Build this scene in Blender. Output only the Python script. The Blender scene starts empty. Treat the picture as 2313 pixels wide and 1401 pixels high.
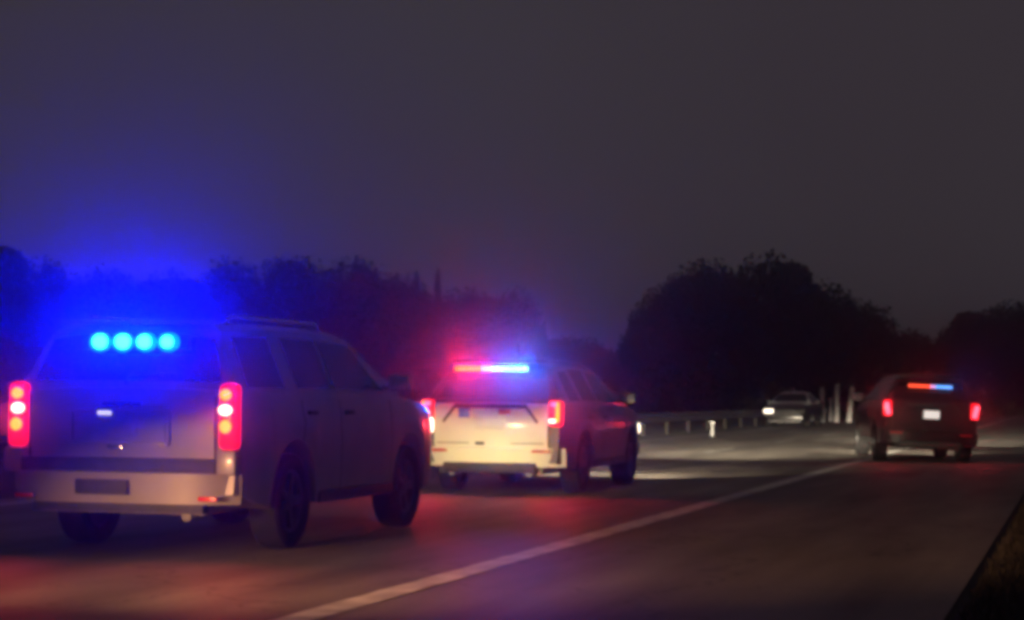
import bpy, bmesh, math, random
from mathutils import Vector, Matrix, Euler

R = math.radians
rng = random.Random(7)
sc = bpy.context.scene
COL = sc.collection

# ------------------------------------------------------------------ camera
CAM_H = 1.33
cam_d = bpy.data.cameras.new('camera')
cam_d.sensor_width = 36.0
cam_d.lens = 70.0
cam_d.clip_start = 0.1
cam_d.clip_end = 3000
cam = bpy.data.objects.new('camera', cam_d)
cam.location = (0, 0, CAM_H)
cam.rotation_euler = (Matrix.Rotation(R(16.03), 3, 'Z') @ Matrix.Rotation(R(90 + 2.39), 3, 'X') @ Matrix.Rotation(R(.5), 3, 'Z')).to_euler()
COL.objects.link(cam)
sc.camera = cam

# ------------------------------------------------------------------ world: night overcast over a Nishita sky far below the horizon sun
w = bpy.data.worlds.new('World')
sc.world = w
w.use_nodes = True
nt = w.node_tree
nt.nodes.clear()
out = nt.nodes.new('ShaderNodeOutputWorld')
bg = nt.nodes.new('ShaderNodeBackground')
sky = nt.nodes.new('ShaderNodeTexSky')
sky.sky_type = 'NISHITA'
sky.sun_disc = False
sky.sun_elevation = R(-8)
sky.sun_rotation = R(200)
tc = nt.nodes.new('ShaderNodeTexCoord')
nz = nt.nodes.new('ShaderNodeTexNoise')
nz.inputs['Scale'].default_value = 3.0
nz.inputs['Detail'].default_value = 4.0
ramp = nt.nodes.new('ShaderNodeValToRGB')
ramp.color_ramp.elements[0].position = 0.3
ramp.color_ramp.elements[0].color = (0.0345, 0.027, 0.0335, 1)
ramp.color_ramp.elements[1].position = 0.75
ramp.color_ramp.elements[1].color = (0.040, 0.034, 0.039, 1)
mul = nt.nodes.new('ShaderNodeVectorMath'); mul.operation = 'SCALE'
mul.inputs['Scale'].default_value = 0.05
add = nt.nodes.new('ShaderNodeVectorMath'); add.operation = 'ADD'
nt.links.new(tc.outputs['Generated'], nz.inputs['Vector'])
nt.links.new(nz.outputs['Fac'], ramp.inputs['Fac'])
nt.links.new(sky.outputs['Color'], mul.inputs[0])
nt.links.new(ramp.outputs['Color'], add.inputs[0])
nt.links.new(mul.outputs['Vector'], add.inputs[1])
nt.links.new(add.outputs['Vector'], bg.inputs['Color'])
bg.inputs['Strength'].default_value = 1.0
nt.links.new(bg.outputs['Background'], out.inputs['Surface'])

sc.view_settings.view_transform = 'Standard'
sc.view_settings.look = 'None'
sc.view_settings.exposure = 0.0
sc.view_settings.gamma = 1.0
sc.view_settings.use_curve_mapping = False
sc.render.engine = 'CYCLES'
cy = sc.cycles
cy.use_denoising = True
try:
    cy.denoiser = 'OPENIMAGEDENOISE'
except Exception:
    pass
cy.max_bounces = 5
cy.diffuse_bounces = 2
cy.glossy_bounces = 2
cy.transparent_max_bounces = 8
cy.volume_bounces = 0
cy.filter_width = 4.5            # soft phone-video sharpness

# lamp strengths (W)
BLUE_W, BAR_W, SEDAN_W = 3500.0, 850.0, 260.0
HEAD_FOLLOW, HEAD_TAHOE, HEAD_EXPL, HEAD_SEDAN = 7000.0, 1900.0, 3000.0, 2500.0
FAN_EXPL, FAN_SEDAN = 240000.0, 170000.0
HAZE = 0.0028

# ------------------------------------------------------------------ helpers
def tag(o, label=None, cat=None, group=None, kind=None):
    if label: o['label'] = label
    if cat: o['category'] = cat
    if group: o['group'] = group
    if kind: o['kind'] = kind
    return o

def empty(name, loc=(0, 0, 0), rz=0.0, parent=None):
    o = bpy.data.objects.new(name, None)
    o.empty_display_size = 0.3
    o.location = loc
    o.rotation_euler = (0, 0, rz)
    COL.objects.link(o)
    if parent: o.parent = parent
    return o

def link_bm(name, bm, m, parent=None, smooth=False, angle=40):
    bmesh.ops.recalc_face_normals(bm, faces=bm.faces[:])
    me = bpy.data.meshes.new(name)
    bm.to_mesh(me)
    bm.free()
    if m: me.materials.append(m)
    if smooth:
        me.polygons.foreach_set('use_smooth', [True] * len(me.polygons))
        try:
            me.set_sharp_from_angle(angle=R(angle))
        except Exception:
            pass
    o = bpy.data.objects.new(name, me)
    COL.objects.link(o)
    if parent: o.parent = parent
    return o

def link_data(name, me, parent=None, loc=None):
    o = bpy.data.objects.new(name, me)
    COL.objects.link(o)
    if parent: o.parent = parent
    if loc: o.location = loc
    return o

def box(bm, c, s, bev=0.0, rot=None, seg=2):
    r = bmesh.ops.create_cube(bm, size=1.0)
    vs = r['verts']
    M = Matrix.Translation(c)
    if rot: M = M @ Euler(rot).to_matrix().to_4x4()
    bmesh.ops.transform(bm, matrix=M @ Matrix.Diagonal((s[0], s[1], s[2], 1)), verts=vs)
    if bev > 0:
        es = list({e for v in vs for e in v.link_edges})
        bmesh.ops.bevel(bm, geom=es, offset=bev, segments=seg, affect='EDGES', profile=0.5)

def tube(bm, pts, r, n=8, cap=True):
    pts = [Vector(p) for p in pts]
    rings = []
    for i, p in enumerate(pts):
        d = (pts[min(i + 1, len(pts) - 1)] - pts[max(i - 1, 0)]).normalized()
        up = Vector((0, 0, 1)) if abs(d.z) < 0.9 else Vector((1, 0, 0))
        a = d.cross(up).normalized(); b = a.cross(d)
        rr = r[i] if isinstance(r, (list, tuple)) else r
        rings.append([bm.verts.new(p + (a * math.cos(2 * math.pi * k / n) + b * math.sin(2 * math.pi * k / n)) * rr) for k in range(n)])
    for i in range(len(rings) - 1):
        for k in range(n):
            bm.faces.new((rings[i][k], rings[i][(k + 1) % n], rings[i + 1][(k + 1) % n], rings[i + 1][k]))
    if cap:
        bm.faces.new(rings[0]); bm.faces.new(rings[-1])

def loft(bm, rings, cap=True):
    """rings of equal length, each an open half profile mirrored in x into a closed ring."""
    vr = []
    for ring in rings:
        full = list(ring) + [(-x, y, z) for (x, y, z) in reversed(ring) if abs(x) > 1e-6]
        vr.append([bm.verts.new(p) for p in full])
    n = len(vr[0])
    for i in range(len(vr) - 1):
        for k in range(n):
            bm.faces.new((vr[i][k], vr[i][(k + 1) % n], vr[i + 1][(k + 1) % n], vr[i + 1][k]))
    if cap:
        bm.faces.new(vr[0]); bm.faces.new(vr[-1])

def lathe_x(bm, prof, n=28, cx=0.0):
    """revolve (x, r) profile about the X axis"""
    rings = []
    for (x, r) in prof:
        rings.append([bm.verts.new((cx + x, r * math.cos(2 * math.pi * k / n), r * math.sin(2 * math.pi * k / n))) for k in range(n)])
    for i in range(len(rings) - 1):
        for k in range(n):
            bm.faces.new((rings[i][k], rings[i][(k + 1) % n], rings[i + 1][(k + 1) % n], rings[i + 1][k]))
    return rings

def interp(x, pts):
    if x <= pts[0][0]: return pts[0][1]
    for (a, va), (b, vb) in zip(pts, pts[1:]):
        if x <= b:
            return va + (vb - va) * (x - a) / (b - a)
    return pts[-1][1]

def plate_grid(bm, fn, nu, nv, thick, push=0.004):
    """closed thin plate on the surface fn(u,v) -> Vector, pushed outwards along its normal"""
    P = [[fn(i / nu, j / nv) for j in range(nv + 1)] for i in range(nu + 1)]
    outer, inner = [], []
    for i in range(nu + 1):
        ro, ri = [], []
        for j in range(nv + 1):
            du = P[min(i + 1, nu)][j] - P[max(i - 1, 0)][j]
            dv = P[i][min(j + 1, nv)] - P[i][max(j - 1, 0)]
            nrm = du.cross(dv).normalized()
            ro.append(bm.verts.new(P[i][j] + nrm * push))
            ri.append(bm.verts.new(P[i][j] + nrm * (push - thick)))
        outer.append(ro); inner.append(ri)
    for i in range(nu):
        for j in range(nv):
            bm.faces.new((outer[i][j], outer[i + 1][j], outer[i + 1][j + 1], outer[i][j + 1]))
            bm.faces.new((inner[i][j], inner[i][j + 1], inner[i + 1][j + 1], inner[i + 1][j]))
    for i in range(nu):
        for j in (0, nv):
            bm.faces.new((outer[i][j], inner[i][j], inner[i + 1][j], outer[i + 1][j]))
    for j in range(nv):
        for i in (0, nu):
            bm.faces.new((outer[i][j], outer[i][j + 1], inner[i][j + 1], inner[i][j]))

# ------------------------------------------------------------------ materials
def new_mat(name):
    m = bpy.data.materials.new(name)
    m.use_nodes = True
    return m, m.node_tree, m.node_tree.nodes['Principled BSDF']

def noisy(name, c1, c2, scale, rough=0.6, metal=0.0, coat=0.0, bump=0.0, detail=5.0, spec=0.5, bscale=None):
    m, nt, b = new_mat(name)
    tc = nt.nodes.new('ShaderNodeTexCoord')
    n = nt.nodes.new('ShaderNodeTexNoise')
    n.inputs['Scale'].default_value = scale
    n.inputs['Detail'].default_value = detail
    nt.links.new(tc.outputs['Object'], n.inputs['Vector'])
    r = nt.nodes.new('ShaderNodeValToRGB')
    r.color_ramp.elements[0].position = 0.35; r.color_ramp.elements[0].color = (*c1, 1)
    r.color_ramp.elements[1].position = 0.68; r.color_ramp.elements[1].color = (*c2, 1)
    nt.links.new(n.outputs['Fac'], r.inputs['Fac'])
    nt.links.new(r.outputs['Color'], b.inputs['Base Color'])
    b.inputs['Roughness'].default_value = rough
    b.inputs['Metallic'].default_value = metal
    b.inputs['Coat Weight'].default_value = coat
    b.inputs['Coat Roughness'].default_value = 0.12
    b.inputs['Specular IOR Level'].default_value = spec
    if bump > 0:
        n2 = nt.nodes.new('ShaderNodeTexNoise')
        n2.inputs['Scale'].default_value = bscale or scale * 6
        n2.inputs['Detail'].default_value = 3
        nt.links.new(tc.outputs['Object'], n2.inputs['Vector'])
        bp = nt.nodes.new('ShaderNodeBump')
        bp.inputs['Strength'].default_value = bump
        bp.inputs['Distance'].default_value = 0.02
        nt.links.new(n2.outputs['Fac'], bp.inputs['Height'])
        nt.links.new(bp.outputs['Normal'], b.inputs['Normal'])
    return m

def emit(name, col, strength):
    m, nt, b = new_mat(name)
    b.inputs['Base Color'].default_value = (*[min(1, c * 0.5) for c in col], 1)
    b.inputs['Roughness'].default_value = 0.2
    b.inputs['Emission Color'].default_value = (*col, 1)
    b.inputs['Emission Strength'].default_value = strength
    return m

M = {}
M['silver'] = noisy('silver_paint', (0.23, 0.215, 0.205), (0.28, 0.265, 0.255), 2.0, 0.42, 0.25, 0.4)
M['white'] = noisy('white_paint', (0.70, 0.69, 0.66), (0.78, 0.77, 0.74), 1.6, 0.4, 0.0, 0.5)
M['black'] = noisy('black_paint', (0.005, 0.005, 0.007), (0.009, 0.009, 0.011), 2.0, 0.38, 0.0, 0.5)
M['dark_grey'] = noisy('dark_grey_paint', (.03, .03, .032), (.05, .05, .052), 2.0, .45, .1, .3)
M['pale'] = noisy('pale_paint', (0.55, 0.54, 0.53), (0.66, 0.65, 0.63), 2.0, 0.4, 0.0, 0.3)
M['glass'] = noisy('dark_privacy_glass', (0.006, 0.006, 0.008), (0.010, 0.010, 0.013), 1.5, 0.08, 0.0, 0.0)
M['trim'] = noisy('black_plastic', (0.012, 0.012, 0.013), (0.028, 0.027, 0.027), 9.0, 0.65, bump=0.15)
M['rubber'] = noisy('tyre_rubber', (.006, .006, .007), (.014, .013, .013), 12.0, .9, bump=.2, spec=.2)
M['steel'] = noisy('steel_rim', (0.25, 0.25, 0.26), (0.36, 0.36, 0.36), 8.0, 0.4, 0.8)
M['dark_steel'] = noisy('dark_steel_rim', (0.03, 0.03, 0.033), (0.06, 0.06, 0.06), 8.0, 0.5, 0.3)
M['chrome'] = noisy('chrome', (0.60, 0.60, 0.62), (0.7, 0.7, 0.7), 5.0, 0.18, 1.0)
M['plate'] = noisy('number_plate', (0.72, 0.72, 0.70), (0.8, 0.8, 0.78), 6.0, 0.4)
M['plate_dull'] = noisy('unlit_number_plate', (.16, .16, .17), (.22, .22, .23), 6.0, .5)  # greyer plate, the shade of its recess put into the colour
M['recess'] = noisy('recess_paint', (.20, .19, .19), (.25, .24, .24), 4.0, .5, .2)
M['plate_lit'] = emit('lit_number_plate', (1.0, 0.93, 0.88), 0.75)  # plate given its own glow in place of light falling on it
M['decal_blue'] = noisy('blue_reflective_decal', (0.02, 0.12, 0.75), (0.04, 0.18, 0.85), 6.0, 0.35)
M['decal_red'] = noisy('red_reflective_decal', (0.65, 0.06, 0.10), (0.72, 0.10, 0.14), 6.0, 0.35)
M['red_reflector'] = noisy('red_reflector', (0.45, 0.01, 0.015), (0.55, 0.02, 0.03), 20.0, 0.25)
M['tail_red'] = emit('tail_lamp_red', (1.0, 0.006, 0.015), 1.2)
M['tail_orange'] = emit('tail_lamp_orange', (1.0, 0.32, 0.0), 2.0)
M['tail_white'] = emit('tail_lamp_hot_core', (1.0, 0.66, 0.50), 2.6)
M['tail_pink'] = emit('tail_lamp_pink', (1.0, 0.07, 0.12), 4.0)
M['led_blue'] = emit('blue_led', (0.0, 0.24, 1.0), 2.0)
M['bar_red'] = emit('red_led', (1.0, 0.17, 0.0), 2.6)
M['led_core'] = emit('blue_led_core', (.06, .9, 1.0), 3.2)
M['bar_mid'] = emit('magenta_led', (1.0, 0.5, 0.7), 2.0)
M['bar_blue'] = emit('ice_blue_led', (0.30, 0.75, 1.0), 2.2)
M['sbar_red'] = emit('dim_red_led', (1.0, 0.08, 0.03), 1.6)
M['sbar_mid'] = emit('dim_magenta_led', (0.8, 0.35, 0.8), 1.2)
M['sbar_blue'] = emit('dim_blue_led', (0.12, 0.38, 1.0), 1.6)
M['head_lamp'] = emit('head_lamp', (1.0, 0.86, 0.66), 3.0)
M['lamp_off'] = noisy('clear_lamp_lens', (0.35, 0.35, 0.36), (0.5, 0.5, 0.5), 9.0, 0.15)
M['spark_blue'] = emit('small_blue_lamp', (0.35, 0.4, 1.0), 2.0)

# ------------------------------------------------------------------ vehicles
def spot(name, parent, loc, direction, power, color, angle, blend=0.8, size=0.06):
    d = bpy.data.lights.new(name, 'SPOT')
    d.energy = power
    d.color = color
    d.spot_size = R(angle)
    d.spot_blend = blend
    d.shadow_soft_size = size
    o = bpy.data.objects.new(name, d)
    o.location = loc
    o.rotation_euler = Vector(direction).to_track_quat('-Z', 'Y').to_euler()
    o.parent = parent
    COL.objects.link(o)
    return o

class Car:
    def __init__(s, name, S, paint):
        s.S = S; s.paint = paint
        s.L = S['L']; s.W = S['W']
        s.root = empty(name)

    def P(s, x, t, z): return Vector((x, t - s.L / 2, z))
    def zbot(s, t):
        z = s.S['sill']
        for ta in s.S['axles']:
            d = t - ta
            Ra = s.S['arch']
            if abs(d) < Ra: z = max(z, s.S['tyre'] + 0.02 + math.sqrt(Ra * Ra - d * d))
        z = max(z, interp(t, s.S['lift']))
        return z
    def width(s, t): return s.W / 2 * interp(t, s.S['plan'])
    def ztop(s, t): return interp(t, s.S['top'])
    def zroof(s, t): return interp(t, s.S['roof'])
    def ring(s, t):
        w_ = s.width(t); zt = s.ztop(t); zb = s.zbot(t)
        sh = zt - 0.20
        near = min(1.0, max(0.0, (zb - s.S['sill']) * 3))
        pts = [(0, zt + .015), (w_ * .5, zt + .01), (w_ * .82, zt - .005), (w_ * .925, zt - .03), (w_ * .965, zt - .09), (w_ * .985, sh)]
        for f, k in ((.7, 1.0), (.42, .995), (.16, .985)):
            pts.append((w_ * (k + .008 * near), zb + (sh - zb) * f))
        pts.append((w_ * (.975 + .02 * near), zb + .012))
        pts.append((w_ * .965, zb))
        xi = s.W / 2 - .30
        pts.append((xi, zb)); pts.append((xi - .01, s.S['under'])); pts.append((0, s.S['under']))
        return [s.P(x, t, z) for x, z in pts]
    def gh(s, t):
        """greenhouse ring numbers at t"""
        zb = s.S['belt'] - .02
        zr = max(s.zroof(t), zb + .002)
        h = (zr - zb) / (s.S['H'] - zb)
        wb = s.W / 2 * s.S.get('ghw', .915)
        wt = wb - (s.W / 2 * .915 - s.S['rw']) * h
        return zb, zr, h, wb, wt
    def gring(s, t):
        zb, zr, h, wb, wt = s.gh(t)
        pts = [(0, zr), (wt * .6, zr - .012 * h), (wt * .86, zr - .035 * h), (wt * .965, zr - .07 * h), (wt, zr - .12 * h), ((wt + wb) / 2, (zr - .12 * h + zb) / 2), (wb, zb), (wb, zb - .03), (0, zb - .03)]
        return [s.P(x, t, z) for x, z in pts]
    def side(s, t, f, sg):
        zb, zr, h, wb, wt = s.gh(t)
        z = zb + f * (zr - .12 * h - zb)
        return s.P(sg * (wb + (wt - wb) * f), t, z)
    def topsurf(s, t, xf):
        zb, zr, h, wb, wt = s.gh(t)
        ax = abs(xf)
        z = zr - h * interp(ax, [(0, 0), (.6, .012), (.86, .035), (.965, .07), (1, .12)])
        return s.P(xf * wt, t, z)

    def body(s):
        S = s.S
        ts = [i * s.L / 44 for i in range(45)]
        for ta in S['axles']:
            ts = [t for t in ts if abs(t - ta) > S['arch'] + .02]
            ts += [ta + S['arch'] * math.cos(math.pi * k / 16) * .9999 for k in range(17)] + [ta - S['arch'] - .004, ta + S['arch'] + .004]
        ts.sort()
        bm = bmesh.new()
        loft(bm, [s.ring(t) for t in ts])
        s.bodyo = link_bm('body', bm, s.paint, s.root, True, 32)
        bm = bmesh.new()
        ts = sorted(set([p[0] for p in S['roof']] + [S['roof'][0][0] + i * (S['roof'][-1][0] - S['roof'][0][0]) / 30 for i in range(31)]))
        loft(bm, [s.gring(t) for t in ts])
        s.cabin = link_bm('cabin', bm, s.paint, s.root, True, 28)
        # panes
        for (t0, t1, s0, s1, f0, f1) in S['panes']:
            for sg in (1, -1):
                bm = bmesh.new()
                def fn(u, v):
                    f = f0 + (f1 - f0) * v
                    a = t0 + s0 * v; b = t1 + s1 * v
                    uu = u if sg > 0 else 1 - u
                    return s.side(a + (b - a) * uu, f, sg)
                plate_grid(bm, fn, 6, 4, .02, .005)
                link_bm('side_window', bm, M['glass'], s.root, True, 30)
        for nm, (ta, tb, xw) in (('rear_window', S['rearglass']), ('windscreen', S['windscreen'])):
            bm = bmesh.new()
            sgn = 1 if nm == 'rear_window' else -1
            def fn2(u, v):
                t = ta + (tb - ta) * v
                return s.topsurf(t, sgn * (-xw + 2 * xw * u))
            plate_grid(bm, fn2, 12, 4, .02, .006)
            setattr(s, nm, link_bm(nm, bm, M['glass'], s.root, True, 30))
        # doors: shut lines as thin dark channels, and handles
        for t in S['shut']:
            for sg in (1, -1):
                bm = bmesh.new()
                prev = None
                def fn3(u, v):
                    uu = u if sg > 0 else 1 - u
                    tt = t - .004 + .008 * uu
                    ring = s.ring(tt)
                    path = ring[4:10]
                    k = v * (len(path) - 1); i = min(int(k), len(path) - 2)
                    p = path[len(path) - 1 - i].lerp(path[len(path) - 2 - i], k - i)
                    return Vector((sg * p.x, p.y, p.z))
                plate_grid(bm, fn3, 1, 5, .004, .0025)
                link_bm('door_seam', bm, M['trim'], s.root)
        for t in S['handles']:
            for sg in (1, -1):
                r_ = s.ring(t)[5]
                bm = bmesh.new()
                box(bm, Vector((sg * (r_.x + .012), r_.y, r_.z)), (.03, .2, .035), .01)
                link_bm('door_handle', bm, S.get('hmat', M['trim']), s.root, True)
        # side moulding / sill
        for sg in (1, -1):
            bm = bmesh.new()
            a = S['axles'][0] + S['arch'] + .05; b = S['axles'][1] - S['arch'] - .05
            box(bm, s.P(sg * (s.W / 2 * .985), (a + b) / 2, S['sill'] + .05), (.06, b - a, .10), .02)
            link_bm('sill_trim', bm, M['trim'], s.root, True)
            # mirror
            mt = S['mirror_t']; mz = S['mirror_z']
            bm = bmesh.new()
            x0 = s.W / 2 * .93
            box(bm, s.P(sg * (x0 + .17), mt, mz), (.24, .12, .17), .04, seg=3)
            box(bm, s.P(sg * (x0 + .04), mt + .02, mz - .05), (.12, .06, .05), .015)
            mo = link_bm('mirror', bm, S.get('mirror_mat', s.paint), s.root, True)
            bm = bmesh.new()
            box(bm, s.P(sg * (x0 + .17), mt - .062, mz), (.20, .008, .13), .003)
            link_bm('mirror_glass', bm, M['chrome'], mo)

    def wheels(s):
        S = s.S; r = S['tyre']
        bt = bmesh.new()
        wd = .13
        prof = [(-wd * .8, r * .66), (-wd, r * .74), (-wd, r * .9), (-wd * .85, r * .975), (-wd * .5, r), (wd * .5, r), (wd * .85, r * .975), (wd, r * .9), (wd, r * .74), (wd * .8, r * .66)]
        lathe_x(bt, prof, 36)
        mt = link_bm('tyre_src', bt, M['rubber'], None, True, 40)
        br = bmesh.new()
        rings = lathe_x(br, [(-wd * .7, r * .655), (wd * .78, r * .66), (wd * .74, r * .60), (wd * .45, r * .56)], 30)
        for k in range(5):
            a = 2 * math.pi * k / 5
            box(br, (wd * .55, math.cos(a) * r * .36, math.sin(a) * r * .36), (.035, r * .46, r * .2), .012, rot=(a, 0, 0))
        mr = link_bm('rim_src', br, S['rim'], None, True, 35)
        bh = bmesh.new()
        rr = lathe_x(bh, [(-wd * .5, .02), (-wd * .5, r * .62), (wd * .2, r * .62), (wd * .2, r * .2), (wd * .72, r * .17), (wd * .76, .01)], 24)
        mh = link_bm('hub_src', bh, M['dark_steel'], None, True, 35)
        dt, dr, dh = mt.data, mr.data, mh.data
        for o in (mt, mr, mh): bpy.data.objects.remove(o)
        for ta in S['axles']:
            for sg in (1, -1):
                o = link_data('wheel', dh, s.root)
                o.location = s.P(sg * (s.W / 2 - .15), ta, r)
                if sg < 0: o.rotation_euler = (0, 0, math.pi)
                link_data('tyre', dt, o); link_data('rim', dr, o)

    def bx(s, name, c, size, m, bev=.01, parent=None, rot=None):
        bm = bmesh.new()
        box(bm, s.P(*c), size, bev, rot)
        return link_bm(name, bm, m, parent or s.root, True)

    def ell(s, name, c, r, m, parent):
        bm = bmesh.new()
        bmesh.ops.create_uvsphere(bm, u_segments=14, v_segments=8, radius=1.0)
        bmesh.ops.transform(bm, matrix=Matrix.Translation(s.P(*c)) @ Matrix.Diagonal((*r, 1)), verts=bm.verts[:])
        return link_bm(name, bm, m, parent, True)

    def headlights(s, power, z, x, lit=True, tilt=-2.0, angle=70, color=(1.0, .80, .55), yaw=0.0, fan=0.0, wide=1.0):
        for sg in (1, -1):
            t = s.L
            w_ = s.width(t - .1)
            s.bx('headlight', (sg * x, t - .06, z), (.34, .22, .17), M['head_lamp'] if lit else M['lamp_off'], .04)
            if lit and power:
                hb = spot('headlight_beam', s.root, s.P(sg * x, t + .10, z), (math.sin(R(yaw)), math.cos(R(yaw)), math.sin(R(tilt))), power / 2, color, angle, 1.0, .05)
                hb.scale = (wide, 1, 1)
                if fan:      # flat fan added to brighten the far road, kept below lamp height
                    f = spot('low_beam', s.root, s.P(sg * x, t + .10, z), (math.sin(R(yaw)), math.cos(R(yaw)), math.sin(R(-2.1))), fan / 2, color, 5.4, 1.0, .03)
                    f.scale = (6, 1, 1)
        s.bx('grille', (0, s.L - .015, z - .02), (2 * x - .40, .06, .24), M['trim'], .02)
        s.bx('front_bumper', (0, s.L - .02, z - .30), (s.W * .86, .22, .24), s.paint, .06)

    def front_rest(s):
        for sg in (1, -1):
            bm = bmesh.new()
            t0, t1 = s.S['windscreen'][1] if False else 0, 0
        # wipers on windscreen
        ta, tb, xw = s.S['windscreen']
        for q in (-.35, .15):
            bm = bmesh.new()
            a = s.topsurf(max(ta, tb) - .03, q); b = s.topsurf(max(ta, tb) - .3, q + .28)
            tube(bm, [a + Vector((0, .02, .02)), b + Vector((0, .02, .02))], .008, 6)
            link_bm('wiper', bm, M['trim'], s.root)

# ---------------- big silver SUV
TAHOE = dict(L=5.13, W=2.06, H=1.92, sill=.36, under=.34, tyre=.40, arch=.49, axles=(1.13, 4.08), belt=1.34, rw=.74,
    lift=[(0, .50), (.3, .42), (.6, .36), (4.6, .36), (5.13, .44)],
    plan=[(0, .945), (.12, .975), (.5, 1), (4.3, 1), (4.8, .965), (5.0, .92), (5.13, .83)],
    top=[(0, 1.32), (.1, 1.34), (3.7, 1.33), (3.95, 1.30), (4.6, 1.25), (4.95, 1.20), (5.08, 1.12), (5.13, 1.02)],
    roof=[(.03, 1.34), (.16, 1.76), (.20, 1.835), (.28, 1.87), (.5, 1.885), (1.4, 1.90), (2.4, 1.905), (2.8, 1.89), (2.98, 1.865), (3.08, 1.825), (3.86, 1.345), (3.90, 1.33)],
    panes=[(.30, 1.08, .06, 0, .05, .97), (1.36, 2.14, 0, 0, .05, .97), (2.22, 3.50, 0, -.46, .05, .95)],
    rearglass=(.045, .165, .90), windscreen=(3.10, 3.81, .90), shut=(1.30, 2.19, 3.52), handles=(1.50, 2.38),
    mirror_t=3.46, mirror_z=1.41, rim=M['dark_steel'])
def build_tahoe():
    c = Car('police_suv', TAHOE, M['silver'])
    c.body(); c.wheels()
    L = c.L
    # tailgate panel with a recessed number plate bay
    def tg(u, v):
        x = -.80 + 1.60 * u; z = .785 + .53 * v
        return c.P(x, .0 - .03 * math.sin(math.pi * v) - .02 * (1 - (2 * u - 1) ** 2), z)
    bm = bmesh.new(); plate_grid(bm, tg, 16, 8, .05, .012)
    tgo = link_bm('tailgate', bm, c.paint, c.root, True, 30)
    yb = -.075
    c.bx('plate_recess', (0, yb + .022, 1.02), (.80, .03, .25), M['recess'], .01, tgo)
    for z in (1.15, .89): c.bx('recess_rim', (0, yb + .006, z), (.86, .035, .03), c.paint, .01, tgo)
    for x in (-.425, .425): c.bx('recess_rim', (x, yb + .006, 1.02), (.03, .035, .25), c.paint, .01, tgo)
    c.bx('number_plate', (0.0, yb + .0, 1.02), (.31, .012, .155), M['plate_dull'], .003)
    c.bx('plate_light', (-.13, yb - .004, 1.135), (.12, .02, .035), M['plate_lit'], .006)
    c.bx('badge', (-.03, yb - .002, .865), (.14, .02, .035), M['chrome'], .008)
    # body corner pillars below the lamps and bumper
    bm = bmesh.new()
    def bp(u, v):
        a = (u - .5) * 2
        x = 1.0 * a
        y = -.15 + .22 * abs(a) ** 5
        z = .42 + .245 * v
        return c.P(x * (1 - .02 * (1 - v)), y + .03 * (1 - v), z)
    plate_grid(bm, bp, 24, 4, .16, .0)
    bo = link_bm('rear_bumper', bm, c.paint, c.root, True, 45)
    c.bx('step_pad', (0, -.03, .722), (1.70, .17, .115), M['trim'], .012, bo)
    c.bx('bumper_recess', (-.1, -.165, .55), (.46, .03, .12), M['trim'], .01, bo)
    c.bx('lower_valance', (0, -.05, .385), (1.5, .12, .07), M['trim'], .015, bo)
    for sg in (1, -1):
        c.bx('corner_panel', (sg * .93, -.03, .755), (.17, .15, .20), c.paint, .03)
        tl = c.bx('taillight', (sg * .925, -.005, 1.115), (.165, .14, .53), M['tail_red'], .05)
        c.ell('lamp_core', (sg * .915 + rng.uniform(-.008, .008), -.07, 1.285), (0.053, .026, 0.046), M['tail_orange'], tl)
        c.ell('lamp_core', (sg * .915 + rng.uniform(-.008, .008), -.07, 1.165), (0.062, .026, 0.046), M['tail_white'], tl)
        c.ell('lamp_core', (sg * .915 + rng.uniform(-.008, .008), -.07, 1.035), (0.053, .026, 0.054), M['tail_orange'], tl)
        spot('taillight_beam', c.root, c.P(sg * .92, -.14, 1.1), (sg * .15, -1, -.35), 30, (1, .03, .06), 140, .8, .1)
    # roof spoiler, rack
    c.bx('spoiler', (0, .17, 1.865), (1.34, .20, .035), c.paint, .014)
    for sg in (1, -1):
        bm = bmesh.new()
        tube(bm, [c.P(sg * .63, .55, 1.86), c.P(sg * .63, .62, 1.925), c.P(sg * .63, 2.5, 1.925), c.P(sg * .63, 2.6, 1.85)], .018, 8)
        link_bm('roof_rail', bm, M['chrome'], c.root, True)
    # four blue modules at the top of the rear window
    bar = c.bx('light_bar', (.06, .085, 1.70), (.94, .05, .12), M['trim'], .01)
    bar.name = 'light_bar'
    for x in (-.30, -.10, .10, .30):
        px = x + .06
        bm = bmesh.new()
        bmesh.ops.create_uvsphere(bm, u_segments=16, v_segments=10, radius=1.0)
        bmesh.ops.transform(bm, matrix=Matrix.Translation(c.P(px, .045, 1.70)) @ Matrix.Diagonal((.099, .03, .080, 1)), verts=bm.verts[:])
        n0 = len(bm.faces)
        q = bmesh.ops.create_uvsphere(bm, u_segments=12, v_segments=8, radius=1.0)
        hs = rng.uniform(.85, 1.15)
        bmesh.ops.transform(bm, matrix=Matrix.Translation(c.P(px + rng.uniform(-.01, .01), .030, 1.703)) @ Matrix.Diagonal((.066 * hs, .026, .056 * hs, 1)), verts=q['verts'])
        bm.faces.ensure_lookup_table()
        for f in bm.faces[n0:]: f.material_index = 1
        mo = link_bm('blue_module', bm, M['led_blue'], bar, True)
        mo.data.materials.append(M['led_core'])
        bb = spot('blue_beam', c.root, c.P(px, -.03, 1.70), (.46, -1, .245), BLUE_W / 4, (0.0, .004, 1.0), 34, .45, .05)
        bb.scale = (1.6, 1, 1)
    # shut line round the tailgate, rear wiper, release handle, reflectors
    for sg in (1, -1): c.bx('tailgate_gap', (sg * .812, -.028, 1.02), (.012, .02, .50), M['trim'], .003, tgo)
    c.bx('release_handle', (.02, yb + .0, 1.205), (.34, .02, .028), M['trim'], .006, tgo)
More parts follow.
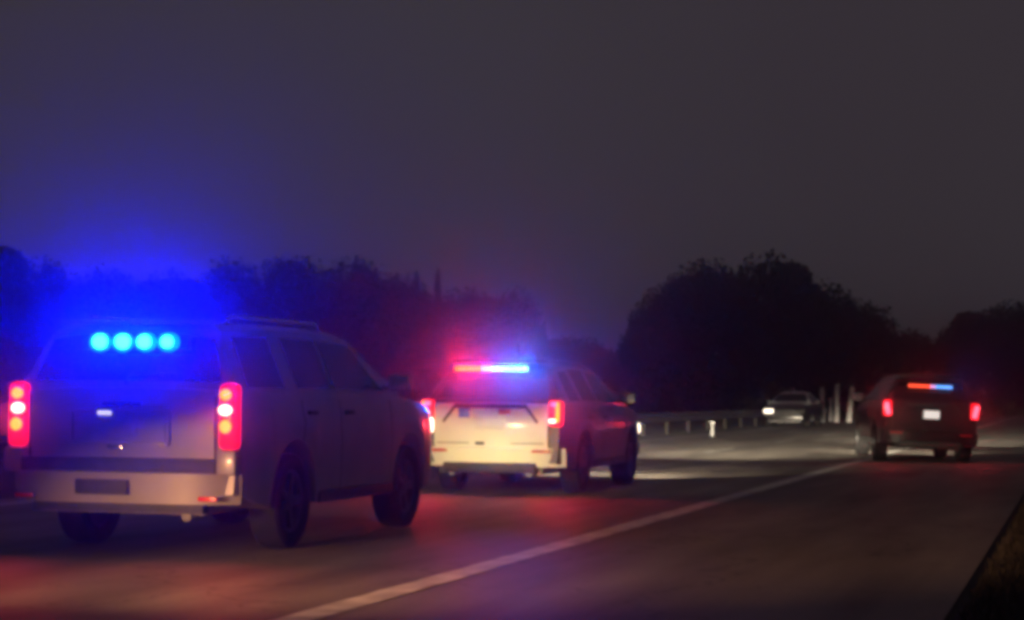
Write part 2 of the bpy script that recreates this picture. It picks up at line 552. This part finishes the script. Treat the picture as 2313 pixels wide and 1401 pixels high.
    bm = bmesh.new(); tube(bm, [c.P(0, .02, 1.36), c.P(.02, .035, 1.42), c.P(.42, .05, 1.455)], [.014, .012, .007], 8); link_bm('wiper', bm, M['trim'], c.root, True)
    for sg in (1, -1): c.bx('reflector', (sg * .80, -.135, .47), (.16, .02, .035), M['red_reflector'], .006, bo)
    # tow hitch and exhaust
    bm = bmesh.new(); tube(bm, [c.P(.55, .35, .33), c.P(.55, .02, .32)], .04, 10); link_bm('exhaust', bm, M['chrome'], c.root, True)
    c.headlights(HEAD_TAHOE, .98, .74, True, -5.5, 17, (1, .77, .32), 1.5, 0, 2.2)
    c.front_rest()
    tag(c.root, 'large silver police SUV with four blue lights glowing in its rear window', 'police car', 'police cars in the convoy')
    return c

# ---------------- white SUV with red and blue bar
EXPL = dict(L=5.0, W=2.0, H=1.78, sill=.33, under=.28, tyre=.375, arch=.45, axles=(1.07, 3.93), belt=1.21, rw=.66,
    lift=[(0, .42), (.3, .36), (.6, .33), (4.4, .33), (5.0, .36)],
    plan=[(0, .90), (.15, .95), (.5, .99), (1.0, 1), (4.0, 1), (4.5, .96), (4.8, .88), (5.0, .74)],
    top=[(0, 1.17), (.12, 1.21), (3.5, 1.19), (3.8, 1.17), (4.4, 1.12), (4.8, 1.03), (4.93, .95), (5.0, .84)],
    roof=[(.05, 1.21), (.38, 1.64), (.44, 1.70), (.56, 1.735), (1.0, 1.765), (1.7, 1.78), (2.3, 1.765), (2.6, 1.735), (2.78, 1.69), (3.66, 1.225), (3.74, 1.20)],
    panes=[(.55, 1.12, .12, 0, .06, .93), (1.24, 2.02, 0, 0, .06, .96), (2.12, 3.30, 0, -.55, .06, .94)],
    rearglass=(.085, .375, .86), windscreen=(2.82, 3.62, .90), shut=(1.18, 2.07, 3.36), handles=(1.36, 2.25),
    mirror_t=3.18, mirror_z=1.26, rim=M['dark_steel'], mirror_mat=M['trim'])
def build_explorer(name, paint, gate, dim=False):
    c = Car(name, EXPL, paint)
    c.body(); c.wheels()
    def tg(u, v):
        x = -.76 + 1.52 * u; z = .60 + .58 * v
        bow = .02 * (1 - (2 * u - 1) ** 2)
        return c.P(x, .02 - .07 * math.sin(math.pi * (.15 + .7 * v)) - bow, z)
    bm = bmesh.new(); plate_grid(bm, tg, 16, 10, .05, .012)
    tgo = link_bm('tailgate', bm, gate, c.root, True, 30)
    # dark strip under the glass with slanted ends
    c.bx('trim_strip', (0, -.055, 1.15), (.98, .03, .055), M['trim'], .008, tgo)
    for sg in (1, -1):
        c.bx('slanted_trim', (sg * .55, -.064, 1.05), (.035, .03, .28), M['trim'], .008, tgo, (0, sg * R(-38), 0))
    c.bx('number_plate', (0, -.092, .96), (.31, .012, .155), M['plate_lit'] if dim else M['plate'], .003)
    c.bx('plate_surround', (0, -.082, .96), (.40, .014, .22), gate, .005)
    if not dim: c.bx('decal', (-.345, -.083, 1.06), (.15, .012, .12), M['decal_blue'], .004, tgo)  # blue and red patches stand for reflections on the tailgate
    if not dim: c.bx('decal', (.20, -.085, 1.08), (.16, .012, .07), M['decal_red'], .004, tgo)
    c.bx('badge', (-.13, -.088, .67), (.12, .014, .04), M['trim'], .006, tgo)
    for sg in (1, -1): c.bx('tailgate_seam', (sg * .50, -.075, .672), (.44, .012, .012), M['trim'], .003, tgo)
    bm = bmesh.new()
    def bp(u, v):
        a = (u - .5) * 2
        y = -.13 + .24 * abs(a) ** 4
        return c.P(.965 * a, y + .04 * (1 - v), .37 + .24 * v)
    plate_grid(bm, bp, 24, 4, .14, .0)
    bo = link_bm('rear_bumper', bm, gate, c.root, True, 45)
    c.bx('bumper_skid', (0, -.075, .36), (1.25, .10, .13), M['trim'], .03, bo)
    for sg in (1, -1):
        c.bx('reflector', (sg * .66, -.085, .575), (.30, .02, .035), M['red_reflector'], .006, bo)
        bm = bmesh.new(); tube(bm, [c.P(sg * .52, .3, .30), c.P(sg * .52, -.04, .29)], .045, 10); link_bm('exhaust', bm, M['chrome'], c.root, True)
        tl = c.bx('taillight', (sg * .865, .01, 1.06), (.17, .16, .33), M['tail_red'], .035)
        if dim:
            c.bx('lamp_core', (sg * .875, -.073, 1.05), (.09, .02, .25), M['tail_pink'], .02, tl, (0, sg * R(12), 0))
        else:
            c.bx('lamp_core', (sg * .90, -.072, 1.08), (.05, .02, .26), M['tail_orange'], .012, tl)
            c.bx('lamp_core', (sg * .85, -.074, 1.18), (.09, .02, .06), M['tail_pink'], .012, tl)
            c.bx('lamp_core', (sg * .83, -.074, .965), (.10, .02, .055), M['tail_white'], .012, tl)
        spot('taillight_beam', c.root, c.P(sg * .88, -.14, 1.06), (sg * .2, -1, -.7), 14 if dim else 65, (1, .03, .05), 150, .8, .1)
        # pillar spotlight
        bm = bmesh.new()
        p = c.side(3.28, .22, sg)
        tube(bm, [p, p + Vector((sg * .10, .02, .05))], .012, 6)
        tube(bm, [p + Vector((sg * .12, -.05, .06)), p + Vector((sg * .12, .0, .06)), p + Vector((sg * .12, .10, .06))], [.04, .075, .075], 12)
        link_bm('spotlight', bm, M['chrome'], c.root, True)
    c.bx('spoiler', (0, .36, 1.735), (1.22, .26, .04), M['trim'], .015)
    bt, bz, bxo = (.225, 1.525, .08) if dim else (.30, 1.635, 0.0)
    bar = c.bx('light_bar', (-.085 + bxo, bt, bz), (.90 if dim else 1.02, .06, .10), M['trim'], .012)
    n = 8
    for k in range(n):
        x = -.46 + .75 * k / (n - 1) if dim else -.52 + .87 * k / (n - 1)
        kk = 's' if dim else ''
        m = M[kk + 'bar_red'] if k < (4 if dim else 3) else (M[kk + 'bar_mid'] if k == (4 if dim else 3) else M[kk + 'bar_blue'])
        c.bx('red_module' if k < 4 else 'blue_module', (x + bxo, bt - .038, bz), (.124, .035, .066), m, .006, bar)
    for x, col, k in ((-.44, (1, .01, .03), .20), (-.28, (1, .01, .07), .18), (.18, (.03, .08, 1), .24), (.32, (0, .10, 1), .40)):
        spot('bar_beam', c.root, c.P(x + bxo, bt - .11, bz), (.26, -1, .22), (SEDAN_W if dim else BAR_W) * k, col, 54, 1.0, .05)
    bm = bmesh.new(); tube(bm, [c.P(0, 1.3, 1.77), c.P(0, 1.22, 1.98)], .008, 6); link_bm('antenna', bm, M['trim'], c.root)
    return c

# ---------------- dark saloon
SEDAN = dict(L=5.08, W=1.93, H=1.50, sill=.24, under=.20, tyre=.345, arch=.42, axles=(1.12, 3.99), belt=1.02, rw=.60, ghw=.90,
    lift=[(0, .34), (.3, .28), (.6, .24), (4.5, .24), (5.08, .26)],
    plan=[(0, .86), (.1, .93), (.5, .99), (1.0, 1), (4.0, 1), (4.5, .96), (4.85, .87), (5.08, .70)],
    top=[(0, 1.05), (.04, 1.11), (.12, 1.12), (.8, 1.08), (1.2, 1.02), (3.5, 1.0), (3.9, .98), (4.6, .88), (4.95, .78), (5.08, .68)],
    roof=[(.70, 1.02), (.78, 1.06), (1.42, 1.40), (1.52, 1.44), (1.7, 1.472), (2.1, 1.50), (2.5, 1.49), (2.75, 1.45), (2.88, 1.41), (3.62, 1.025), (3.72, 1.00)],
    panes=[(1.36, 2.10, .12, 0, .08, .92), (2.18, 3.24, 0, -.48, .08, .92)],
    rearglass=(.86, 1.40, .82), windscreen=(2.92, 3.58, .88), shut=(1.28, 2.14, 3.30), handles=(1.48, 2.34),
    mirror_t=3.12, mirror_z=1.06, rim=M['dark_steel'])
def build_sedan(name, paint, police=True):
    c = Car(name, SEDAN, paint)
    c.body(); c.wheels()
    def tg(u, v):
        return c.P(-.60 + 1.2 * u, -.005 - .03 * math.sin(math.pi * v) - .03 * (1 - (2 * u - 1) ** 2), .62 + .45 * v)
    bm = bmesh.new(); plate_grid(bm, tg, 12, 6, .04, .01)
    tgo = link_bm('boot_lid', bm, c.paint, c.root, True, 30)
    c.bx('plate_recess', (0, -.075, .87), (.46, .02, .20), M['trim'], .006, tgo)
    c.bx('number_plate', (0, -.088, .85), (.31, .012, .15), M['plate_lit'] if police else M['plate'], .003)
    bm = bmesh.new()
    def bp(u, v):
        a = (u - .5) * 2
        return c.P(.92 * a, -.12 + .24 * abs(a) ** 4 + .05 * (1 - v), .28 + .30 * v)
    plate_grid(bm, bp, 24, 4, .12, .0)
    bo = link_bm('rear_bumper', bm, c.paint, c.root, True, 45)
    c.bx('bumper_trim', (-.28, -.135, .56), (.62, .02, .06), M['recess'], .01, bo)
    c.bx('lower_valance', (0, -.06, .30), (1.2, .1, .09), M['trim'], .02, bo)
    for sg in (1, -1):
        bm = bmesh.new(); tube(bm, [c.P(sg * .55, .3, .25), c.P(sg * .55, -.10, .24)], [.05, .06], 10)
        link_bm('exhaust', bm, M['chrome'], c.root, True)
        tl = c.bx('taillight', (sg * .78, .0, .92), (.20, .17, .33), M['tail_red'] if police else M['red_reflector'], .04, None, (0, sg * R(10), 0))
        if police:
            c.bx('lamp_core', (sg * .79, -.088, .93), (.10, .02, .25), M['tail_pink'], .02, tl, (0, sg * R(14), 0))
            spot('taillight_beam', c.root, c.P(sg * .82, -.14, .92), (sg * .2, -1, -.5), 9, (1, .03, .04), 150, .8, .1)
    if police:
        bar = c.bx('light_bar', (.06, 1.36, 1.415), (.94, .06, .075), M['trim'], .01)
        for k in range(8):
            x = -.34 + .80 * k / 7
            m = M['sbar_red'] if k < 4 else (M['sbar_mid'] if k == 4 else M['sbar_blue'])
            c.bx('red_module' if k < 4 else 'blue_module', (x, 1.322, 1.415), (.108, .035, .06), m, .01, bar)
        for x, col in ((-.25, (1, .02, .02)), (.25, (0, .04, 1))):
            spot('bar_beam', c.root, c.P(x, 1.25, 1.43), (.05, -1, .12), SEDAN_W / 2, col, 60, 1.0, .05)
    c.front_rest()
    return c

# ------------------------------------------------------------------ ground, road, markings
def sheet(name, x0, x1, y0, y1, z, m, nx=1, ny=1, label=None):
    bm = bmesh.new()
    g = [[bm.verts.new((x0 + (x1 - x0) * i / nx, y0 + (y1 - y0) * j / ny, z)) for j in range(ny + 1)] for i in range(nx + 1)]
    for i in range(nx):
        for j in range(ny):
            bm.faces.new((g[i][j], g[i + 1][j], g[i + 1][j + 1], g[i][j + 1]))
    o = link_bm(name, bm, m)
    o['kind'] = 'structure'
    if label: o['label'] = label
    return o

def asphalt():
    m, nt, b = new_mat('asphalt')
    tc = nt.nodes.new('ShaderNodeTexCoord')
    mp = nt.nodes.new('ShaderNodeMapping'); mp.inputs['Scale'].default_value = (1.3, .16, 1)
    n1 = nt.nodes.new('ShaderNodeTexNoise'); n1.inputs['Scale'].default_value = 1.0; n1.inputs['Detail'].default_value = 6
    n2 = nt.nodes.new('ShaderNodeTexNoise'); n2.inputs['Scale'].default_value = 60; n2.inputs['Detail'].default_value = 3
    nt.links.new(tc.outputs['Object'], mp.inputs['Vector'])
    nt.links.new(mp.outputs['Vector'], n1.inputs['Vector'])
    nt.links.new(tc.outputs['Object'], n2.inputs['Vector'])
    r = nt.nodes.new('ShaderNodeValToRGB')
    r.color_ramp.elements[0].position = .3; r.color_ramp.elements[0].color = (.075, .064, .055, 1)
    r.color_ramp.elements[1].position = .7; r.color_ramp.elements[1].color = (.26, .23, .195, 1)
    nt.links.new(n1.outputs['Fac'], r.inputs['Fac'])
    mx = nt.nodes.new('ShaderNodeMix'); mx.data_type = 'RGBA'; mx.blend_type = 'MULTIPLY'
    mx.inputs['Factor'].default_value = .55
    nt.links.new(r.outputs['Color'], mx.inputs['A']); 
    cr = nt.nodes.new('ShaderNodeTexVoronoi'); cr.feature = 'DISTANCE_TO_EDGE'; cr.inputs['Scale'].default_value = .42
    wv = nt.nodes.new('ShaderNodeTexNoise'); wv.inputs['Scale'].default_value = 2.0
    mv = nt.nodes.new('ShaderNodeVectorMath'); mv.operation = 'ADD'
    nt.links.new(tc.outputs['Object'], wv.inputs['Vector']); nt.links.new(tc.outputs['Object'], mv.inputs[0]); nt.links.new(wv.outputs['Color'], mv.inputs[1])
    nt.links.new(mv.outputs['Vector'], cr.inputs['Vector'])
    ck = nt.nodes.new('ShaderNodeValToRGB')
    ck.color_ramp.elements[0].position = .004; ck.color_ramp.elements[0].color = (.25, .25, .25, 1)
    ck.color_ramp.elements[1].position = .014; ck.color_ramp.elements[1].color = (1, 1, 1, 1)
    nt.links.new(cr.outputs['Distance'], ck.inputs['Fac'])
    gn = nt.nodes.new('ShaderNodeValToRGB')
    gn.color_ramp.elements[0].position = .3; gn.color_ramp.elements[0].color = (.5, .5, .5, 1)
    gn.color_ramp.elements[1].position = .65; gn.color_ramp.elements[1].color = (1.35, 1.35, 1.35, 1)
    nt.links.new(n2.outputs['Fac'], gn.inputs['Fac'])
    m2 = nt.nodes.new('ShaderNodeMix'); m2.data_type = 'RGBA'; m2.blend_type = 'MULTIPLY'; m2.inputs['Factor'].default_value = 1
    nt.links.new(gn.outputs['Color'], m2.inputs['A']); nt.links.new(ck.outputs['Color'], m2.inputs['B'])
    nt.links.new(m2.outputs['Result'], mx.inputs['B'])
    nt.links.new(mx.outputs['Result'], b.inputs['Base Color'])
    b.inputs['Roughness'].default_value = .62
    b.inputs['Specular IOR Level'].default_value = .35
    bp = nt.nodes.new('ShaderNodeBump'); bp.inputs['Strength'].default_value = .35; bp.inputs['Distance'].default_value = .01
    nt.links.new(n2.outputs['Fac'], bp.inputs['Height']); nt.links.new(bp.outputs['Normal'], b.inputs['Normal'])
    return m
M['asphalt'] = asphalt()
M['grass_ground'] = noisy('grass_ground', (.010, .010, .007), (.026, .025, .019), .6, .95, bump=.6, bscale=9)
M['road_paint'] = noisy('worn_road_paint', (.42, .40, .37), (.78, .76, .70), 3.4, .6, bump=.2, bscale=50)
LINE_X, DASH_X, SHOULDER_X, LEFT_X = -4.37, -8.3, -0.80, -12.4

sheet('ground', -700, 700, -100, 800, 0.0, M['grass_ground'], 1, 1, 'dark grassy ground beside the road')
sheet('road', LEFT_X, SHOULDER_X, -60, 780, 0.012, M['asphalt'], 1, 1, 'dark asphalt road with shoulder')
# edge line with slightly ragged borders
bm = bmesh.new()
prev = None
y = -40.0
while y < 500:
    a = bm.verts.new((LINE_X - .115 + rng.uniform(-.012, .012), y, .017)); b = bm.verts.new((LINE_X + .115 + rng.uniform(-.012, .012), y, .017))
    if prev: bm.faces.new((prev[0], prev[1], b, a))
    prev = (a, b); y += .35 if y < 60 else 4
tag(link_bm('edge_line', bm, M['road_paint']), 'solid white edge line between the lane and the shoulder', kind='structure')
for k in range(-1, 12):
    y0 = 45.0 + k * 10.7
    o = sheet('lane_dash', DASH_X - .07, DASH_X + .07, y0, y0 + 3.7, .017, M['road_paint'], 1, 1)
o = sheet('left_edge_line', LEFT_X + .5, LEFT_X + .64, -40, 500, .017, M['road_paint'])
o.name = 'edge_line'

# ------------------------------------------------------------------ vehicles placed
tahoe = build_tahoe()
tahoe.root.location = (-7.37, 14.45 + TAHOE['L'] / 2, .012)

expl = build_explorer('police_suv', M['black'], M['white'])
expl.headlights(HEAD_EXPL, .80, .70, True, -2.2, 80, (1, .84, .60), -3, FAN_EXPL)
expl.front_rest()
expl.root.location = (-7.36, 24.7 + EXPL['L'] / 2, .012)
tag(expl.root, 'police SUV with white tailgate, black sides and a red-blue bar in its rear window', 'police car', 'police cars in the convoy')

sed = build_explorer('police_suv', M['black'], M['black'], True)
sed.headlights(HEAD_SEDAN, .76, .70, True, -1.8, 80, (1, .86, .64), 12, FAN_SEDAN)
a = R(13)
Ls = EXPL['L'] / 2
sed.root.location = (-2.98 - math.sin(a) * Ls, 40.7 + math.cos(a) * Ls, .012)
sed.root.rotation_euler = (0, 0, a)
lean = Matrix.Rotation(R(2.2), 4, 'Y')       # the body leans on its springs as it swerves, the wheels stay upright
for ch in sed.root.children:
    if not ch.name.startswith('wheel'): ch.matrix_basis = lean @ ch.matrix_basis
tag(sed.root, 'black police SUV on the shoulder, pale plate lit between its red lamps', 'police car', 'police cars in the convoy')

# added police car, unseen just outside the frame, whose headlights light the silver SUV
fol = build_explorer('police_suv', M['black'], M['black'])
fol.headlights(HEAD_FOLLOW, .86, .70, True, -5.0, 17, (1, .46, .20), 20, 0, 3.0)
fol.front_rest()
fol.root.location = (-7.25, 7.0 - EXPL['L'] / 2, .012)
tag(fol.root, 'black police SUV following just behind the silver one with its headlights on', 'police car', 'police cars in the convoy')

# dark car stopped far ahead, facing the camera
pc = build_sedan('stopped_car', M['black'], False)
for sg in (1, -1):
    m = M['head_lamp'] if sg > 0 else M['trim']
    pc.bx('headlight', (sg * .66, pc.L - .06, .66), (.40, .22, .17), m, .04)
pc.bx('grille', (0, pc.L - .015, .64), (.9, .06, .2), M['trim'], .02)
pc.bx('front_bumper', (0, pc.L - .02, .40), (1.6, .22, .22), M['black'], .05)
pc.root.location = (-11.95, 85.5, .012)
pc.root.rotation_euler = (0, 0, math.pi - R(1))
pc.cabin.data.materials[0] = M['pale']  # pale cabin colour stands for light on the roof and pillars
tag(pc.root, 'dark car with a pale roof stopped far ahead at the left roadside, one headlight on', 'car')

# ------------------------------------------------------------------ roadside furniture
M['galv'] = noisy('galvanised_steel', (.045, .045, .047), (.075, .075, .075), 3.0, .6, .2)
M['weathered_wood'] = noisy('weathered_wood_post', (.018, .015, .012), (.035, .03, .025), 5.0, .9, bump=.4)
M['post_white'] = noisy('white_plastic_post', (.42, .41, .40), (.58, .56, .54), 5.0, .6)
M['sign_grey'] = noisy('sign_back', (.20, .20, .20), (.28, .28, .28), 4.0, .5)
gr = empty('guardrail', (-13.5, 20, 0))
tag(gr, 'long low steel guardrail along the far left side of the road', 'guardrail')
bm = bmesh.new()
prof = [(.0, .40), (.06, .44), (.06, .50), (.0, .55), (.0, .58), (.06, .63), (.06, .69), (.0, .73), (-.012, .73), (.048, .685), (.048, .635), (-.012, .575), (-.012, .555), (.048, .495), (.048, .445), (-.012, .40)]
va = [bm.verts.new((x, 0, z)) for x, z in prof]; vb = [bm.verts.new((x, 126, z)) for x, z in prof]
for i in range(len(prof)):
    j = (i + 1) % len(prof)
    bm.faces.new((va[i], va[j], vb[j], vb[i]))
bm.faces.new(va); bm.faces.new(vb)
link_bm('rail', bm, M['galv'], gr)
bm = bmesh.new(); box(bm, (-.10, 0, .36), (.10, .15, .78), .006)
po = link_bm('post', bm, M['weathered_wood'], gr); po.location = (-.02, 1.0, 0)
for k in range(1, 33):
    q = po.copy(); COL.objects.link(q); q.parent = gr; q.location = (-.02, 1.0 + 3.8 * k, 0)

def marker_post(loc, h, label, lean=0.0, head=True, wd=.09, group='pale posts by the far roadside'):
    r = empty('marker_post', loc)
    bm = bmesh.new()
    tube(bm, [(0, 0, 0), (lean * .5, 0, h * .5), (lean, 0, h)], [wd * .62, wd * .5, wd * .45], 10)
    link_bm('post', bm, M['sign_grey'] if head else M['post_white'], r, True)
    bm = bmesh.new(); box(bm, (lean, -.01, h + .03), (wd * 1.5, .06, .10) if head else (wd, wd, .05), .012)
    link_bm('reflector', bm, M['sign_grey'], r, True)
    bm = bmesh.new(); tube(bm, [(0, 0, 0), (0, 0, .05)], [.16, .13], 14); link_bm('base', bm, M['rubber'], r, True)
    tag(r, label, 'post', group)
    return r
marker_post((-11.05, 61, .012), .42, 'short pale marker post standing alone at the left roadside', 0, True, .10)
marker_post((-12.55, 100, 0), 1.72, 'thin dim upright post nearest the stopped car', -.03, False, .24)
marker_post((-11.93, 100.5, 0), 1.88, 'tall pale upright post, middle one of three', .05, False, .28)
marker_post((-11.35, 101, 0), 1.76, 'pale upright post leaning slightly, nearest the black police car', .16, False, .24)

marker_post((-12.25, 100.8, 0), 1.2, 'shorter pale post close beside the tall middle one', .02, False, .18)
br = empty('barrier_rail', (-13.1, 99, 0), R(-14))
bm = bmesh.new(); box(bm, (0, 0, .62), (1.9, .05, .16), .01); link_bm('rail', bm, M['sign_grey'], br)
for xx in (-.8, .8):
    bm = bmesh.new(); box(bm, (xx, .06, .36), (.09, .07, .72), .008); link_bm('post', bm, M['sign_grey'], br)
tag(br, 'low grey barrier rail between the stopped car and the pale posts', 'barrier')
sg_ = empty('road_sign', (-13.2, 92, 0))
bm = bmesh.new(); tube(bm, [(0, 0, 0), (0, 0, 1.3)], .04, 8); link_bm('post', bm, M['galv'], sg_, True)
bm = bmesh.new(); box(bm, (0, -.05, 1.15), (.62, .02, .42), .006); link_bm('panel', bm, M['sign_grey'], sg_)
tag(sg_, 'small grey sign panel on a post beyond the stopped car', 'sign')

# ------------------------------------------------------------------ trees
def leaf_mat(name, c1, c2):
    m = noisy(name, c1, c2, .8, .75)
    return m
M['leaf'] = leaf_mat('night_foliage', (.014, .021, .009), (.036, .048, .020))
M['bark'] = noisy('bark', (.03, .024, .018), (.07, .055, .042), 4.0, .9, bump=.5)

def crown_mesh(seed, lobes, n, leaf):
    r = random.Random(seed)
    V, F = [], []
    for (cx, cy, cz, rx, ry, rz, wgt) in lobes:
        for _ in range(int(n * wgt)):
            u = r.uniform(-1, 1); th = r.uniform(0, 2 * math.pi)
            rad = r.uniform(.15, 1.0) ** .35 * (1 + .10 * math.sin(5 * th + 3 * u + seed) + .08 * math.sin(11 * th - 7 * u))
            q = math.sqrt(1 - u * u)
            p = Vector((cx + rx * rad * q * math.cos(th), cy + ry * rad * q * math.sin(th), cz + rz * rad * u))
            a = Vector((r.gauss(0, 1), r.gauss(0, 1), r.gauss(0, 1))).normalized()
            b = a.orthogonal().normalized()
            c_ = a.cross(b)
            s = leaf * r.uniform(.5, 1.3)
            i = len(V)
            V += [tuple(p + b * s), tuple(p + c_ * s * .55 + a * s * .12), tuple(p - b * s), tuple(p - c_ * s * .55 + a * s * .12)]
            F.append((i, i + 1, i + 2, i + 3))
    me = bpy.data.meshes.new('crown')
    me.from_pydata(V, [], F)
    me.materials.append(M['leaf'])
    return me

def trunk_mesh(seed, h):
    r = random.Random(seed)
    bm = bmesh.new()
    tube(bm, [(0, 0, -.1), (.05, .02, h * .2), (r.uniform(-.2, .2), 0, h * .5), (r.uniform(-.3, .3), .1, h * .85)], [.34, .26, .18, .05], 9)
    for k in range(7):
        a = r.uniform(0, 6.28); z = h * r.uniform(.22, .6); ln = h * r.uniform(.2, .34)
        tube(bm, [(0, 0, z), (math.cos(a) * ln * .5, math.sin(a) * ln * .5, z + ln * .4), (math.cos(a) * ln, math.sin(a) * ln, z + ln * .8)], [.12, .07, .02], 6)
    bmesh.ops.recalc_face_normals(bm, faces=bm.faces[:])
    me = bpy.data.meshes.new('trunk'); bm.to_mesh(me); bm.free()
    me.materials.append(M['bark'])
    return me

# crowns one unit = metre, height about 10
KINDS = []
rl = random.Random(3)
for k in range(5):
    lobes = [(0, 0, 5.2, 3.3, 3.3, 4.2, .42)]
    for _ in range(7):
        a = rl.uniform(0, 6.28); d = rl.uniform(1.2, 2.8); z = rl.uniform(2.0, 8.2)
        rr = rl.uniform(1.2, 2.1) * (1.15 - .05 * z)
        lobes.append((math.cos(a) * d, math.sin(a) * d, z, rr, rr, rr * .85, .085))
    KINDS.append((crown_mesh(10 + k, lobes, 20000, .20), trunk_mesh(20 + k, 9.2)))
# conifer-like kind
KINDS.append((crown_mesh(33, [(0, 0, z, 1.9 * (1 - z / 11) + .15, 1.9 * (1 - z / 11) + .15, .9, .1) for z in (1.2, 2.2, 3.2, 4.2, 5.2, 6.2, 7.2, 8.2, 9.2, 10.0)], 7000, .16), trunk_mesh(44, 10.5)))

th = R(16.03); CF = Vector((-math.sin(th), math.cos(th))); CR = Vector((math.cos(th), math.sin(th)))
def at(px, Z):
    p = CR * ((px - 1156.5) / 4500 * Z) + CF * Z
    return p.x, p.y
LBL = 'trees on the dark skyline'
tree_n = [0]
def tree(px, top, Z, wpx, kind, label):
    """a tree Z metres off whose crown is about wpx photo pixels wide and reaches photo row top"""
    x, y = at(px, Z)
    H = CAM_H + (888 - top) * Z / 4500
    cr, tk = KINDS[kind]
    t = empty('tree', (x, y, 0), rng.uniform(0, 6.28))
    sz = H / (9.8 if kind < 5 else 11.0)
    sx = wpx * Z / 4500 / (7.4 if kind < 5 else 3.9)
    t.scale = (sx, sx, sz)
    link_data('crown', cr, t); link_data('trunk', tk, t)
    tag(t, label, 'tree', LBL)
TREES = [
 (-60, 545, 130, 300, 0, 'dark tree cut by the left edge of the frame'),
 (95, 590, 135, 230, 1, 'dark sloping tree left of the blue lights'),
 (240, 606, 150, 240, 2, 'dark tree right behind the blue lights'),
 (380, 618, 150, 220, 3, 'dark tree above the silver SUV roof'),
 (520, 582, 150, 190, 4, 'rounded dark tree behind the silver SUV, left end of the long clump'),
 (660, 574, 155, 260, 0, 'broad dark tree topping the clump behind the silver SUV'),
 (800, 584, 155, 260, 1, 'broad dark tree over the windscreen of the silver SUV'),
 (905, 618, 160, 200, 2, 'lower dark tree at the right end of the clump behind the silver SUV'),
 (940, 612, 175, 60, 5, 'thin pointed tree, left of a pair on the skyline'),
 (988, 606, 175, 60, 5, 'thin pointed tree, right of a pair on the skyline'),
 (1050, 652, 170, 220, 3, 'dark tree above the red end of the light bar'),
 (1160, 652, 170, 170, 4, 'rounded dark tree above the white SUV'),
 (1300, 756, 190, 210, 0, 'low dark tree in the dip of the skyline'),
 (1395, 785, 190, 160, 2, 'lowest dark tree at the foot of the big clump'),
 (1505, 640, 150, 190, 1, 'dark tree on the left flank of the big clump'),
 (1600, 578, 150, 260, 2, 'tall dark tree left of the top of the big clump'),
 (1735, 566, 150, 270, 3, 'tallest dark tree at the top of the big clump'),
 (1850, 625, 150, 240, 0, 'dark tree right of the top of the big clump'),
 (1950, 668, 152, 190, 4, 'dark tree on the right flank of the big clump'),
 (2060, 735, 165, 170, 1, 'low dark tree above the black police car'),
 (2160, 716, 165, 120, 3, 'dark tree between the low one and the frame edge'),
 (2280, 668, 160, 230, 2, 'dark tree at the right edge of the frame'),
 (2400, 690, 160, 230, 0, 'dark tree just cut off by the right edge of the frame'),
]
for a_ in TREES: tree(*a_)
# tangled undergrowth under the trees, nobody could count it
V, F = [], []
ru = random.Random(5)
for _ in range(26000):
    px = ru.uniform(-400, 2700); Z = ru.uniform(140, 200)
    x, y = at(px, Z)
    h = 2.6 + 1.1 * math.sin(px * .013) + .6 * math.sin(px * .047 + 1)
    p = Vector((x, y, h * ru.random() ** .8))
    a = Vector((ru.gauss(0, 1), ru.gauss(0, 1), ru.gauss(0, 1))).normalized(); b = a.orthogonal().normalized(); c_ = a.cross(b)
    s = ru.uniform(.25, .6); i = len(V)
    V += [tuple(p + b * s), tuple(p + c_ * s * .6), tuple(p - b * s), tuple(p - c_ * s * .6)]; F.append((i, i + 1, i + 2, i + 3))
me = bpy.data.meshes.new('undergrowth'); me.from_pydata(V, [], F); me.materials.append(M['leaf'])
o = bpy.data.objects.new('undergrowth', me); COL.objects.link(o)
tag(o, 'dark tangled undergrowth below the trees', kind='stuff')

# roadside grass on the near right verge
M['grass'] = noisy('verge_grass', (.012, .012, .009), (.026, .024, .018), 1.2, .85)
V, F = [], []
rg = random.Random(9)
for _ in range(34000):
    x = SHOULDER_X + .08 + abs(rg.gauss(0, 1.4)); y = 8 + 52 * rg.random() ** 1.3
    if x < SHOULDER_X + .10 * math.sin(y * 1.7) * .6: continue
    h = rg.uniform(.04, .14) * min(1, .35 + (x - SHOULDER_X) * .6 + .3); a = rg.uniform(0, 6.28); wd = rg.uniform(.006, .014)
    dx, dy = math.cos(a), math.sin(a); ln = rg.uniform(.2, .8) * h
    i = len(V)
    V += [(x - dy * wd, y + dx * wd, 0), (x + dy * wd, y - dx * wd, 0), (x + dx * ln, y + dy * ln, h)]
    F.append((i, i + 1, i + 2))
me = bpy.data.meshes.new('grass'); me.from_pydata(V, [], F); me.materials.append(M['grass'])
o = bpy.data.objects.new('grass', me); COL.objects.link(o)
tag(o, 'rough dark grass along the right edge of the shoulder', kind='stuff')

# ------------------------------------------------------------------ haze added for the glow round the lamps
bm = bmesh.new()
box(bm, (0, 350, 7.8), (1440, 940, 17.6))
m = bpy.data.materials.new('haze_air'); m.use_nodes = True
nt = m.node_tree; nt.nodes.clear()
o_ = nt.nodes.new('ShaderNodeOutputMaterial'); pv = nt.nodes.new('ShaderNodeVolumePrincipled')
pv.inputs['Color'].default_value = (.9, .9, .93, 1)
pv.inputs['Density'].default_value = HAZE
pv.inputs['Anisotropy'].default_value = .97
nt.links.new(pv.outputs['Volume'], o_.inputs['Volume'])
hz = link_bm('haze', bm, m)
tag(hz, 'thin night haze hanging over the road', kind='stuff')
